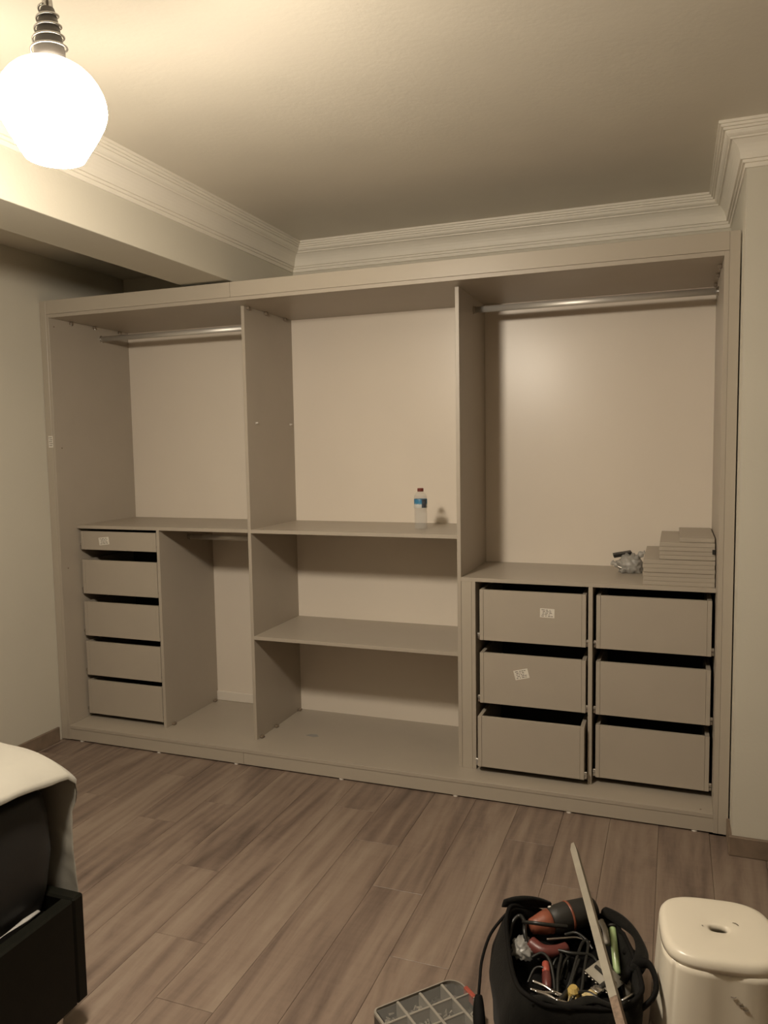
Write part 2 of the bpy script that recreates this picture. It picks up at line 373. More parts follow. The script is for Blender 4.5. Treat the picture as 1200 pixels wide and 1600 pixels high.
def rod(x0, x1, y, z):
    bm = bmesh.new(); seg = 20
    ring = [(0.0075 * math.cos(2 * math.pi * i / seg), 0.015 * math.sin(2 * math.pi * i / seg)) for i in range(seg)]
    loft(bm, [[(x, y + a, z + b) for a, b in ring] for x in (x0 + 0.003, x1 - 0.003)])
    r = tag(obj('clothes_rail', bm, M_alu, W, smooth=False), 'oval aluminium hanging rail')
    for p in r.data.polygons: p.use_smooth = len(p.vertices) == 4
    for xx, s in ((x0, 1), (x1, -1)):
        bm = bmesh.new(); seg = 20
        rg = lambda k, x: [(x, y + 0.0125 * k * math.cos(2 * math.pi * i / seg), z + 0.0205 * k * math.sin(2 * math.pi * i / seg)) for i in range(seg)]
        rr = [rg(1, xx), rg(1, xx + s * 0.004), rg(0.82, xx + s * 0.0045), rg(0.82, xx + s * 0.012)]
        loft(bm, rr); bmesh.ops.recalc_face_normals(bm, faces=bm.faces)
        obj('rail_bracket', bm, M_steel, r)
rod(XL, D1a, 0.40, 2.246); rod(D2b, XR, 0.40, 2.247); rod(0.608, D1a, 0.40, 1.110)

def corner_block(x, y, z, s, m):          # small corner connector with its screw; s: side the panel lies on
    bm = bmesh.new(); x0, x1 = (x, x + 0.016) if s > 0 else (x - 0.016, x)
    box(bm, x0, x1, y - 0.011, y + 0.011, z - 0.016, z, 0.003)
    o = obj('corner_connector', bm, m, W)
    bm = bmesh.new(); cx = (x0 + x1) / 2
    lathe(bm, [(0.0045, z - 0.016), (0.0045, z - 0.0185), (0.002, z - 0.0195)], 10, cx, y, True, True); obj('screw', bm, M_steel, o)
for y in (0.160, 0.345, 0.560):
    corner_block(XL, y, ZT, 1, M_brownplastic); corner_block(D1b, y, ZT, 1, M_brownplastic); corner_block(XR, y, ZT, -1, M_brownplastic)
    bm = bmesh.new()
for (x, ys) in ((D1b, (0.17, 0.33, 0.61)), (0.608, (0.19, 0.60))):
    for y in ys:
        bm = bmesh.new(); box(bm, x, x + 0.018, y - 0.013, y + 0.013, ZB, ZB + 0.014, 0.004); obj('floor_connector', bm, M_brownplastic, W)
for y in (0.2185, 0.596):
    bm = bmesh.new(); tube(bm, [(D1b, y, 1.7318), (D1b + 0.004, y, 1.7318), (D1b + 0.013, y, 1.7318)], 0.0042, 10, 0); box(bm, D1b + 0.001, D1b + 0.004, y - 0.009, y + 0.009, 1.724, 1.736, 0.001)
    obj('shelf_pin', bm, M_clearplastic, W)
def cap(x, y, z, s=1):
    bm = bmesh.new(); tube(bm, [(x, y, z), (x + s * 0.0012, y, z)], 0.004, 10, 0); obj('screw_cap', bm, M_brownplastic, W)
cap(XL, 0.036, 2.268); cap(XL, 0.05, 1.62); cap(XL, 0.05, 0.96)
bm = bmesh.new(); lathe(bm, [(0.004, ZB), (0.004, ZB + 0.001)], 10, 3.31, 0.03, True, True); obj('screw_cap', bm, M_brownplastic, W)

# paper labels with lines of small print (illegible in the photograph: short blocks, no letters)
def paper(parent, x, z, w, h, y, ang=0.0):
    bm = bmesh.new(); box(bm, -w / 2, w / 2, -0.0004, 0, -h / 2, h / 2, 0)
    p = obj('paper_label', bm, M_paper, parent); p.location = (x, y, z); p.rotation_euler = (0, ang, 0); p['label'] = 'white printed paper label'
    bm = bmesh.new(); rr = random.Random(int(x * 1000))
    rows = 5
    for i in range(rows):
        zz = h * (0.34 - i * 0.17); xx = -w * 0.40
        if i in (1, 2, 3): xx += w * 0.12 * rr.random()
        while xx < w * 0.36:
            l = w * rr.uniform(0.07, 0.24)
            if xx + l > w * 0.42: break
            box(bm, xx, xx + l, -0.0007, -0.0003, zz - h * 0.035, zz + h * 0.035, 0); xx += l + w * rr.uniform(0.03, 0.10)
    o = obj('print', bm, M_ink, parent); o.location = (x, y, z); o.rotation_euler = (0, ang, 0)
    return p

def drawer(x0, x1, y, z0, z1, label):
    h = z1 - z0; T = 0.0175; dep = 0.44
    d = bx('drawer', x0 + T + 0.0006, x1 - T - 0.0006, y + 0.0015, y + T, z0, z1, M_lam, W)       # recessed front board
    d['label'] = label
    bx('drawer_side', x0, x0 + T, y, y + dep, z0, z1, M_lam, d); bx('drawer_side', x1 - T, x1, y, y + dep, z0, z1, M_lam, d)
    bx('drawer_back', x0 + T + 0.0006, x1 - T - 0.0006, y + dep - T, y + dep, z0 + 0.012, z1, M_dark, d)  # shade of the drawer interior put into the board colour
    bx('drawer_bottom', x0 + T + 0.0006, x1 - T - 0.0006, y + T, y + dep - T, z0 + 0.012, z0 + 0.020, M_dark, d, bev=0)  # darkened like the back, interior shade as colour
    for xx, s in ((x0, -1), (x1, 1)):
        bm = bmesh.new(); a, b = sorted((xx, xx + s * 0.011))
        box(bm, a, b, y + 0.006, y + dep, z0 + 0.002, z0 + 0.016, 0.001)
        xo = xx + s * 0.006
        tube(bm, [(xx, y + 0.012, z0 + 0.026), (xo + s * 0.005, y + 0.012, z0 + 0.026)], 0.010, 12, 0)
        obj('runner', bm, M_steel, d)
    return d
LZs = [(1.053, 1.156), (0.803, 0.995), (0.563, 0.757), (0.335, 0.529), (0.112, 0.306)]
for i, (a, b) in enumerate(LZs):
    d = drawer(0.0765, 0.5785, 0.142, a, b, 'shallow drawer at the top of the left bank' if i == 0 else 'deep drawer of the left bank without its decorative front')
    if i == 0: paper(d, 0.234, 1.104, 0.068, 0.042, 0.1434, -0.12)
RZs = [(0.702, 0.938), (0.405, 0.643), (0.1175, 0.3555)]
for i, (a, b) in enumerate(RZs):
    yy = 0.095 if i == 2 else 0.142
    d = drawer(2.355, 2.833, yy, a, b, 'lowest drawer, pulled out slightly' if i == 2 else 'deep drawer of the right bank with a paper label')
    if i == 0: paper(d, 2.664, 0.846, 0.064, 0.041, 0.1434, 0.02)
    if i == 1: paper(d, 2.548, 0.556, 0.066, 0.044, 0.1434, -0.26)
    drawer(2.877, 3.344, 0.142, a, b, 'deep drawer at the right end of the wardrobe')
p_ = paper(lf, 0.0335, 1.655, 0.030, 0.062, 0.0, 0.0)
# scrap of clear tape left on the wardrobe floor
t = bpy.data.objects.new('x', None); bpy.data.objects.remove(t)
bm = bmesh.new(); prism(bm, [(1.383, 0.27), (1.43, 0.262), (1.455, 0.275), (1.435, 0.298), (1.40, 0.294)], ZB + 0.0003, ZB + 0.0012)
tag(obj('tape_scrap', bm, M_liner), 'small pale scrap left on the floor board of the middle wardrobe bay', 'scrap')

# ------------------------------------------------------------------ things in the wardrobe
# water bottle
BZ0 = 1.1895
bt = thing('water_bottle', 'small clear plastic water bottle with blue label and dark red cap on the middle shelf', 'bottle', (2.014, 0.336, BZ0))
bm = bmesh.new()
prof = [(0.006, 0.004), (0.020, 0.0), (0.029, 0.002), (0.0315, 0.008)]
z = 0.012
while z < 0.098:
    prof += [(0.0320, z), (0.0305, z + 0.0065)]; z += 0.0125
prof += [(0.0322, 0.104), (0.0318, 0.106), (0.0318, 0.152), (0.0322, 0.154), (0.0315, 0.160), (0.0285, 0.170), (0.0215, 0.180), (0.0145, 0.1865), (0.0130, 0.189), (0.0130, 0.194)]
lathe(bm, prof, 32, 0, 0, True, False); obj('bottle_body', bm, M_pet, bt, smooth=True)
bm = bmesh.new(); lathe(bm, [(0.0288, 0.006), (0.0292, 0.10), (0.0292, 0.150), (0.026, 0.166)], 24, 0, 0, True, True); obj('water', bm, M_water, bt, smooth=True)
bm = bmesh.new(); lathe(bm, [(0.0323, 0.107), (0.0325, 0.1075), (0.0325, 0.1505), (0.0323, 0.151)], 40); obj('bottle_label', bm, M_blabel, bt, smooth=True)
bm = bmesh.new()
rg = []
for zz in (0.108, 0.150):
    rg.append([(0.0329 * math.cos(a), 0.0329 * math.sin(a), zz) for a in [math.radians(-62 + 44 * i / 8) for i in range(9)]])
loft(bm, rg, False, False, False); obj('label_panel', bm, M_bdark, bt, smooth=True)
bm = bmesh.new(); lathe(bm, [(0.0150, 0.187), (0.0155, 0.188), (0.0155, 0.201), (0.0140, 0.2035)], 24, 0, 0, True, True); obj('cap', bm, M_cap, bt)

# loose boards stacked on the counter
CT = 0.9932
def loose(x0, x1, y0, y1, z, label, tilt=0.0):
    o = bx('loose_board', -(x1 - x0) / 2, (x1 - x0) / 2, -(y1 - y0) / 2, (y1 - y0) / 2, 0, 0.0176, M_lam, bev=0.0009)
    o.location = ((x0 + x1) / 2, (y0 + y1) / 2, z); o.rotation_euler = (0, 0, tilt)
    tag(o, label, 'board', 'loose taupe boards stacked on the right counter'); return o
ordn = ['lowest', 'second from below', 'third from below', 'fourth from below', 'fifth from below', 'topmost']
jit = [0.0, 0.002, -0.001, 0.0015, -0.002, 0.001]
for i in range(6):
    loose(3.068 + jit[i], 3.353 + jit[i] * 0.5, 0.158 + 0.002 * (i % 3), 0.618, CT + i * 0.0181, 'wide loose board, %s of the six wide ones on the right counter' % ordn[i])
z1 = CT + 6 * 0.0181
o4 = ['lowest', 'second from below', 'third from below', 'uppermost']
for i in range(4):
    loose(3.133 + jit[i], 3.354 - (0 if i < 2 else 0.002), 0.175 + 0.003 * (i % 2), 0.630, z1 + i * 0.0181 + 0.001, 'loose board, %s of the four medium ones on the wide pile' % o4[i])
z2 = z1 + 4 * 0.0181 + 0.001
loose(3.213, 3.352, 0.205, 0.635, z2, 'narrow loose board lying alone on top of the stack on the right counter')
bm = bmesh.new(); box(bm, 3.3415, 3.3535, 0.166, 0.172, z1 + 0.028, z1 + 0.048, 0.001)
tag(obj('edge_clip', bm, M_blackplastic), 'small black plastic clip on the right end of the board stack', 'clip')

# crumpled clear bag of fittings
def crumple(bm, c, r, seed, sub=4, amp=0.35, fr=22, zmin=None):
    g = bmesh.ops.create_icosphere(bm, subdivisions=sub, radius=1.0)
    for v in g['verts']:
        d = v.co.copy()
        n = abs(noise.noise(d * 2.1 + Vector((seed, 0, 0)))) * 1.3 + 0.5 * abs(noise.noise(d * 5.0 + Vector((0, seed, 0)))) + 0.25 * abs(noise.noise(d * 11.0))
        k = 1.0 - amp + n * amp * 1.2
        v.co = Vector(c) + Vector((d.x * r[0] * k, d.y * r[1] * k, d.z * r[2] * k))
        if zmin is not None and v.co.z < zmin: v.co.z = zmin + 0.0002
pb = thing('plastic_bag', 'crumpled clear plastic bag of fittings beside the board stack on the right counter', 'bag', (2.995, 0.47, CT))
bm = bmesh.new(); crumple(bm, (0.008, 0, 0.032), (0.068, 0.060, 0.062), 3.1, zmin=0.0005)
tube(bm, [(0.015, 0.02, 0.05), (0.04, 0.0, 0.075), (0.058, -0.01, 0.092), (0.070, -0.012, 0.097)], lambda t: 0.018 * (1 - 0.55 * t) + 0.004 * math.sin(t * 14), 9, 4)
tube(bm, [(-0.03, 0.0, 0.03), (-0.06, 0.01, 0.034), (-0.082, 0.015, 0.042)], lambda t: 0.014 * (1 - 0.2 * t) + 0.004 * math.sin(t * 17), 8, 4)
obj('film', bm, M_pvc, pb, smooth=True)
for i in range(9):
    bm = bmesh.new(); a = random.uniform(0, 6.28); x, y = random.uniform(-0.035, 0.035), random.uniform(-0.03, 0.03)
    tube(bm, [(x, y, 0.008 + 0.005 * (i % 4)), (x + 0.02 * math.cos(a), y + 0.02 * math.sin(a), 0.010 + 0.006 * (i % 4))], 0.0045, 8, 0); obj('fitting', bm, M_steel if i % 2 else M_grip, pb)
bm = bmesh.new(); box(bm, -0.042, 0.042, -0.014, 0.014, -0.008, 0.008, 0.001)
o = obj('hinge_bar', bm, M_blackplastic); o.location = (2.963, 0.492, CT + 0.082); o.rotation_euler = (0.2, -0.16, 0.25)
tag(o, 'short black bar poking out of the clear plastic bag on the right counter', 'bar')

# ------------------------------------------------------------------ pendant lamp
LX, LY = 1.900, -1.910
lp = thing('pendant_lamp', 'lit white glass pendant lamp with a metal coil neck hanging from the ceiling', 'lamp', (LX, LY, 2.247))
bm = bmesh.new()
prof = [(0.0, 0.010), (0.030, 0.004), (0.052, 0.001), (0.061, 0.0), (0.0655, 0.003), (0.070, 0.012), (0.083, 0.036), (0.098, 0.064), (0.110, 0.090), (0.1165, 0.110), (0.1190, 0.126),
        (0.1180, 0.144), (0.1135, 0.164), (0.105, 0.184), (0.093, 0.203), (0.078, 0.219), (0.061, 0.231), (0.045, 0.238), (0.033, 0.241)]
lathe(bm, [(r * 0.96, z * 0.85) for r, z in prof[1:]], 48, 0, 0, True, True); obj('glass_shade', bm, M_lamp, lp, smooth=True)
bm = bmesh.new(); lathe(bm, [(0.033, 0.2055), (0.032, 0.232), (0.026, 0.262), (0.020, 0.294), (0.014, 0.316)], 24, 0, 0, True, True); obj('neck_cone', bm, M_cone, lp, smooth=True)
bm = bmesh.new(); pts = []
for i in range(4 * 24 + 10):
    t = i / (4 * 24); a = 2 * math.pi * i / 24 + 2.6
    r = 0.0395 - 0.0195 * t; pts.append((r * math.cos(a), r * math.sin(a), 0.222 + 0.088 * t))
tube(bm, pts, 0.0025, 8, 0); tag(obj('coil', bm, M_steel, lp, smooth=True), 'shiny metal wire spiral')
bm = bmesh.new(); lathe(bm, [(0.012, 0.3165), (0.009, 0.346), (0.0075, 0.356)], 16, 0, 0, True, True); obj('clear_sleeve', bm, M_cord, lp, smooth=True)
bm = bmesh.new(); tube(bm, [(0, 0, 0.3165), (0, 0, 0.456)], 0.0028, 10, 0); obj('cord', bm, M_cable, lp, smooth=True)
bm = bmesh.new(); lathe(bm, [(0.0085, 0.354), (0.0085, 0.373), (0.004, 0.380)], 14, 0, 0, True, True); obj('cord_grip', bm, M_brownplastic, lp)
bm = bmesh.new(); lathe(bm, [(0.015, 0.450), (0.048, 0.456), (0.052, 0.4775)], 28, 0, 0, True, True); obj('ceiling_rose', bm, M_steel, lp, smooth=True)

# ------------------------------------------------------------------ bed
bed = thing('bed', 'black leatherette bed frame with a charcoal mattress at the left edge', 'bed', (0.9, -2.7, 0))
def bp(name, x0, x1, y0, y1, z0, z1, m, bev): 
    bm = bmesh.new(); box(bm, x0 - 0.9, x1 - 0.9, y0 + 2.7, y1 + 2.7, z0, z1, bev); return obj(name, bm, m, bed)
bp('foot_rail', 0.05, 1.670, -1.730, -1.690, 0.080, 0.385, M_leather, 0.006)
bp('side_rail', 1.630, 1.670, -3.80, -1.7302, 0.080, 0.385, M_leather, 0.006)
bp('side_rail', 0.05, 0.092, -3.80, -1.7302, 0.080, 0.385, M_leather, 0.006)
bp('head_board', 0.05, 1.672, -3.86, -3.8005, 0.080, 1.02, M_leather, 0.012)
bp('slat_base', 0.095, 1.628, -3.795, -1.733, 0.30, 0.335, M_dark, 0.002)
for x, y in ((1.618, -1.765), (0.11, -1.765), (1.618, -3.77), (0.11, -3.77)):
    bm = bmesh.new(); lathe(bm, [(0.018, 0.0), (0.020, 0.004), (0.024, 0.079)], 18, x - 0.9, y + 2.7, True, True); tag(obj('leg', bm, M_steel, bed, smooth=False), 'metal leg')
bm = bmesh.new()     # mattress: rounded block with slightly bulging sides
rings = []
for zz, g in ((0.338, -0.020), (0.350, -0.006), (0.40, 0.000), (0.50, 0.006), (0.60, 0.003), (0.66, -0.004), (0.690, -0.020), (0.700, -0.050)):
    rings.append([(x, y + (0.022 * min(1, max(0, (zz - 0.36) / 0.08)) if y > 0.5 else 0), zz + (0.0012 * math.sin(x * 9 + y * 7))) for x, y in rrect(0.745 + g, 1.010 + g, 26, 128)])
loft(bm, rings); mt = obj('mattress', bm, M_mattress, bed, smooth=True); mt.location = (-0.048, -0.024, 0)
bm = bmesh.new()     # lining peeping out between mattress and rail
tube(bm, [(0.7165, 0.90 - i * 0.17, 0.383 + 0.004 * math.sin(i * 2.1)) for i in range(11)], lambda t: 0.0015 + 0.009 * max(0.0, math.sin(t * 47 + 0.6)), 8, 3, flat=0.4)
obj('lining_edge', bm, M_liner, bed, smooth=True)

# ivory cover lying over the mattress, hanging over the foot end and a little over the side
def sheet():
    bm = bmesh.new(); NXs, NYs = 64, 80
    X0, X1, Y0, Y1 = 0.06, 1.612, -3.75, -1.680          # outer limits of the cloth at the side and at the foot
    grid = []
    def crown(d):                                         # height gained away from the edge: a padded cover
        return 0.062 * (1 - math.exp(-max(d, 0) / 0.07)) + 0.012 * min(max(d, 0) / 0.6, 1)
    for j in range(NYs + 1):
        row = []
        for i in range(NXs + 1):
            fu, fv = i / NXs, j / NYs
            u = X0 + (X1 + 0.012 - X0) * (1 - (1 - fu) ** 1.6)   # finer towards the side hem
            v = Y0 + (Y1 + 0.43 - Y0) * (1 - (1 - fv) ** 1.15)
            dx = X1 - u; dy = Y1 - v
            z = 0.7045 + crown(dx)
            x, y = min(u, X1), min(v, Y1)
            if dx < 0: z += dx * 0.9
            if dx < 0.10: z += 0.028 * min(max(dy / 0.22, 0), 1) * (1 - max(dx, 0) / 0.10)    # the side hem rides higher away from the foot corner
            w = noise.noise(Vector((u * 6, v * 6, 0))) * 0.004 + noise.noise(Vector((u * 14, v * 22, 3))) * 0.004
            if dy < 0:
                r = 0.03; s_ = -dy
                if s_ < r * 1.57: a = s_ / r; y = Y1 + r * math.sin(a) - r * 0.0; z -= r * (1 - math.cos(a))
                else: y = Y1 + r; z -= r + (s_ - r * 1.57)
                y += 0.004 * math.sin(u * 34 + s_ * 6) * min(1, s_ * 9) + w * 1.5 - 0.010 * min(1, s_ * 3)
                x += 0.016 * math.sin(math.pi * min(1, s_ / 0.12)) - 0.002 * math.sin(math.pi * min(1, s_ / 0.33)) + 0.010 * max(0, (s_ - 0.2) / 0.2)
            else: z += abs(w) * 0.8 + 0.0025 * math.sin(v * 55 + 6 * noise.noise(Vector((u * 4, v * 4, 5)))) * (1 if dx < 0.12 else 0.3)
            row.append(bm.verts.new((x, y, z)))
        grid.append(row)
    for j in range(NYs):
        for i in range(NXs): bm.faces.new((grid[j][i], grid[j][i + 1], grid[j + 1][i + 1], grid[j + 1][i]))
    o = obj('bed_cover', bm, M_sheet, smooth=True)
    s = o.modifiers.new('thickness', 'SOLIDIFY'); s.thickness = 0.003; s.offset = 1
    return o
tag(sheet(), 'ivory cotton cover draped over the dark mattress at the left edge', 'bed cover')

# ------------------------------------------------------------------ tool bag and its contents
BC = Vector((2.935, -1.325, 0.0)); BA = math.radians(17)
def L2W(x, y, z=0.0):
    c, s = math.cos(BA), math.sin(BA); return (BC.x + x * c - y * s, BC.y + x * s + y * c, z)
bag = thing('tool_bag', 'open black canvas tool bag full of tools on the floor', 'bag', BC, BA)
def bag_ring(a, b, z, wz=0.0, fold=0.0, ax=1.0, sd=0.0, n=4.5, k=72):
    out = []
    for i, (x, y) in enumerate(rrect(a, b, n, k)):
        t = 2 * math.pi * i / k
        d = Vector((x, y, z))
        w = noise.noise(Vector((x * 9, y * 9, z * 14 + sd))) * fold
        r = math.hypot(x, y)
        x = x * (ax if x > 0 else 1.0); y = y * (1.14 if y < 0 and z > 0.2 else (1.08 if y < 0 else 1.0))
        zz = z + wz * (0.55 * noise.noise(Vector((math.cos(t) * 1.6, math.sin(t) * 1.6, 4.2))) + 0.5 * math.cos(4 * t - math.pi))
        if y > 0.08 and z > 0.17: zz -= 0.062 * math.exp(-((x - 0.065) / 0.075) ** 2) * min(1, (z - 0.17) / 0.09)      # back rim sags under the power tool
        out.append((x * (1 + w / r), y * (1 + w / r), zz))
    return out
bm = bmesh.new()
rings = [bag_ring(0.165, 0.205, 0.001, ax=0.9), bag_ring(0.178, 0.215, 0.010, 0, 0.006, 0.88), bag_ring(0.186, 0.220, 0.06, 0, 0.012, 0.87), bag_ring(0.190, 0.222, 0.12, 0, 0.016, 0.87),
         bag_ring(0.184, 0.214, 0.18, 0.004, 0.018, 0.93), bag_ring(0.166, 0.203, 0.235, 0.012, 0.014, 1.03), bag_ring(0.152, 0.194, 0.268, 0.016, 0.008, 1.13)]
inner = [bag_ring(0.142, 0.184, 0.264, 0.016, 0.008, 1.14), bag_ring(0.150, 0.190, 0.225, 0.012, 0.012, 1.06), bag_ring(0.160, 0.198, 0.15, 0, 0.01, 0.95), bag_ring(0.160, 0.198, 0.075, 0, 0.004, 0.9), bag_ring(0.150, 0.19, 0.065, 0, 0, 0.9)]
loft(bm, rings + [bag_ring(0.147, 0.189, 0.272, 0.016, 0.008, 1.135)] + inner, True, True)
obj('bag_body', bm, M_bag, bag, smooth=True)
bm = bmesh.new(); rp = bag_ring(0.149, 0.191, 0.271, 0.016, 0.008, 1.135)
tube(bm, rp + [rp[0]], 0.006, 8, 0, False); obj('rim_piping', bm, M_strap, bag, smooth=True)
# zip flap of the front side folded inward
bm = bmesh.new(); rows = []
for j in range(6):
    t = j / 5
    rows.append([(-0.115 + 0.23 * i / 14 + 0.01 * t, -0.214 + 0.058 * t + 0.006 * math.sin(i * 0.9), 0.268 - 0.030 * t + 0.006 * math.sin(i * 0.8 + 2 * t) + 0.008 * math.sin(math.pi * t)) for i in range(15)])
loft(bm, rows, False, False, False); fl = obj('front_flap', bm, M_bag, bag, smooth=True)
s = fl.modifiers.new('thickness', 'SOLIDIFY'); s.thickness = 0.006
# collar standing up along the back corner
bm = bmesh.new(); rows = []
for j in range(4):
    t = j / 3
    rows.append([(-0.150 + 0.14 * i / 12 + 0.004 * t, 0.186 - 0.018 * t * math.sin(i / 12 * math.pi), 0.262 + 0.040 * t * math.sin(0.5 + 2.3 * i / 12)) for i in range(13)])
loft(bm, rows, False, False, False); fl = obj('collar', bm, M_bag, bag, smooth=True)
s = fl.modifiers.new('thickness', 'SOLIDIFY'); s.thickness = 0.008
def W2L(p):
    c, s_ = math.cos(-BA), math.sin(-BA); x, y = p[0] - BC.x, p[1] - BC.y
    return (x * c - y * s_, x * s_ + y * c, p[2])
bm = bmesh.new(); tube(bm, [W2L(p) for p in ((2.757, -1.215, 0.262), (2.722, -1.265, 0.225), (2.712, -1.33, 0.19), (2.718, -1.385, 0.165), (2.722, -1.42, 0.13))], 0.0042, 8, 6); obj('side_strap', bm, M_strap, bag, smooth=True)
bm = bmesh.new(); tube(bm, [W2L(p) for p in ((2.722, -1.415, 0.145), (2.728, -1.44, 0.125), (2.738, -1.475, 0.10), (2.75, -1.53, 0.05))], lambda t: 0.009 + 0.007 * math.sin(t * math.pi), 10, 5); obj('strap_buckle', bm, M_strap, bag, smooth=True)
bm = bmesh.new(); tube(bm, [W2L(p) for p in ((3.105, -1.33, 0.25), (3.128, -1.345, 0.28), (3.150, -1.360, 0.29), (3.166, -1.412, 0.285), (3.160, -1.45, 0.27), (3.125, -1.465, 0.235))], 0.0065, 10, 6, flat=1.8); obj('end_handle', bm, M_strap, bag, smooth=True)
bm = bmesh.new(); tube(bm, [W2L(p) for p in ((3.02, -1.125, 0.270), (3.07, -1.165, 0.272), (3.11, -1.225, 0.278), (3.128, -1.29, 0.272), (3.118, -1.35, 0.262))], lambda t: 0.015 + 0.004 * math.sin(9 * t), 10, 6, flat=0.7); obj('rolled_edge', bm, M_bag, bag, smooth=True)
bm = bmesh.new(); tube(bm, [W2L(p) for p in ((3.085, -1.255, 0.245), (3.11, -1.285, 0.262), (3.10, -1.33, 0.25), (3.085, -1.352, 0.225))], 0.011, 9, 6, flat=0.7); obj('handle_stub', bm, M_strap, bag, smooth=True)

def add_tag(o, label, cat, group=None): return tag(o, label, cat, group)
# dark filling under the tools
bm = bmesh.new(); rows = []
for j in range(22):
    rows.append([(-0.145 + 0.29 * i / 17, -0.20 + 0.38 * j / 21, 0.160 + 0.035 * noise.noise(Vector((i * 0.55, j * 0.5, 1.7))) + 0.012 * noise.noise(Vector((i * 1.3, j * 1.2, 8)))) for i in range(18)])
loft(bm, rows, False, False, False); o = obj('lining', bm, M_bag_in, bag, smooth=True); tag(o, 'dark rumpled lining under the tools')

# grinder / multi tool across the back rim
def frame_obj(name, bm_parts, label, cat, a, b, roll=0.0):
    """thing whose local x axis runs from a to b"""
    a, b = Vector(a), Vector(b); x = (b - a).normalized(); y = Vector((0, 0, 1)).cross(x).normalized(); z = x.cross(y)
    o = bpy.data.objects.new(name, None); link(o); m = Matrix((x, y, z)).transposed().to_4x4() @ Matrix.Rotation(roll, 4, 'X'); m.translation = a; o.matrix_world = m
    tag(o, label, cat)
    for nm, bmx, mt_, lab in bm_parts:
        c = obj(nm, bmx, mt_, o, smooth=True)
        if lab: c['label'] = lab
    return o
def seglathe(prof, seg=20, fy=1.0, fz=1.0):
    bm = bmesh.new(); loft(bm, [[(x, r * fy * math.cos(2 * math.pi * i / seg), r * fz * math.sin(2 * math.pi * i / seg)) for i in range(seg)] for x, r in prof]); return bm
body = seglathe([(0.062, 0.030), (0.066, 0.034), (0.085, 0.038), (0.115, 0.040), (0.150, 0.038), (0.185, 0.036), (0.205, 0.030), (0.210, 0.018)], 22)
nose = seglathe([(0.0, 0.014), (0.004, 0.020), (0.020, 0.024), (0.040, 0.030), (0.061, 0.034), (0.0625, 0.030)], 22)
stripe = seglathe([(0.118, 0.039), (0.1185, 0.0412), (0.1245, 0.0412), (0.125, 0.039)], 22)
btn = bmesh.new(); box(btn, 0.068, 0.076, -0.006, 0.004, 0.032, 0.0375, 0.001)
lug = bmesh.new(); tube(lug, [(0.176, -0.010, 0.034), (0.190, -0.010, 0.034), (0.193, 0.004, 0.034), (0.179, 0.006, 0.034), (0.176, -0.010, 0.034)], 0.0014, 6, 0)
frame_obj('power_tool', [('housing', body, M_grip, 'dark grip housing'), ('nose', nose, M_orange, 'orange gear head'), ('stripe', stripe, M_orange, 'orange band'), ('button', btn, M_clearplastic, 'pale button'), ('badge', lug, M_liner, 'pale square outline mark')],
          'dark grey and orange power tool lying at the back of the tool bag', 'power tool', (2.826, -1.232, 0.246), (2.995, -1.108, 0.262), -0.5)
bm = bmesh.new(); tube(bm, [(2.838, -1.275, 0.225), (2.872, -1.292, 0.222), (2.905, -1.28, 0.222), (2.93, -1.255, 0.222)], lambda t: 0.020 * (1 - 0.3 * t), 12, 6)
tag(obj('auxiliary_grip', bm, M_maroon, smooth=True), 'short dark maroon tool handle below the power tool in the bag', 'handle')

def cable(pts, r, label):
    bm = bmesh.new(); tube(bm, pts, r, 8, 8); tag(obj('cable', bm, M_cable, smooth=True), label, 'cable', 'black cables looped in the tool bag')
Zc = 0.205
def ring_pts(ps, z): return [(x, y, z + 0.018 * math.sin(i * 1.1)) for i, (x, y) in enumerate(ps)]
cable(ring_pts([(2.846, -1.318), (2.873, -1.314), (2.897, -1.337), (2.915, -1.384), (2.921, -1.429), (2.912, -1.462)], 0.215), 0.0042, 'black cable arching over the red screwdriver in the tool bag')
cable(ring_pts([(2.905, -1.285), (2.922, -1.295), (2.923, -1.364), (2.931, -1.425), (2.943, -1.448), (2.953, -1.411), (2.961, -1.35), (2.97, -1.30)], 0.208), 0.0042, 'black cable bent in a narrow U in the middle of the tool bag')
cable([(2.943, -1.40, 0.185), (2.955, -1.36, 0.205), (2.963, -1.30, 0.225), (2.970, -1.245, 0.234), (2.979, -1.230, 0.236), (2.987, -1.243, 0.232), (2.986, -1.331, 0.218), (2.985, -1.40, 0.20), (2.978, -1.44, 0.19)], 0.0046, 'black cable in the tall narrow loop beside the serrated trowel')
cable([(2.880, -1.482, 0.195), (2.905, -1.490, 0.212), (2.932, -1.470, 0.214), (2.950, -1.419, 0.21), (2.962, -1.36, 0.20)], 0.0058, 'thick black cable curling along the front of the tool bag')
cable([(2.925, -1.37, 0.20), (2.932, -1.318, 0.218), (2.945, -1.285, 0.222), (2.962, -1.277, 0.215)], 0.004, 'short black cable arch behind the narrow U cable')
cable([(2.772, -1.262, 0.215), (2.778, -1.232, 0.250), (2.795, -1.215, 0.262), (2.812, -1.238, 0.260), (2.818, -1.268, 0.25), (2.83, -1.29, 0.22)], 0.0060, 'thick black cable hooked over the back left corner of the tool bag')
cable([(2.81, -1.25, 0.268), (2.845, -1.268, 0.283), (2.885, -1.262, 0.282), (2.93, -1.235, 0.27)], 0.0055, 'black cable crossing in front of the orange tool head')
cable([(2.92, -1.215, 0.232), (2.95, -1.205, 0.238), (2.98, -1.225, 0.236), (3.0, -1.245, 0.225)], 0.0042, 'black cable tucked under the batten at the back of the tool bag')

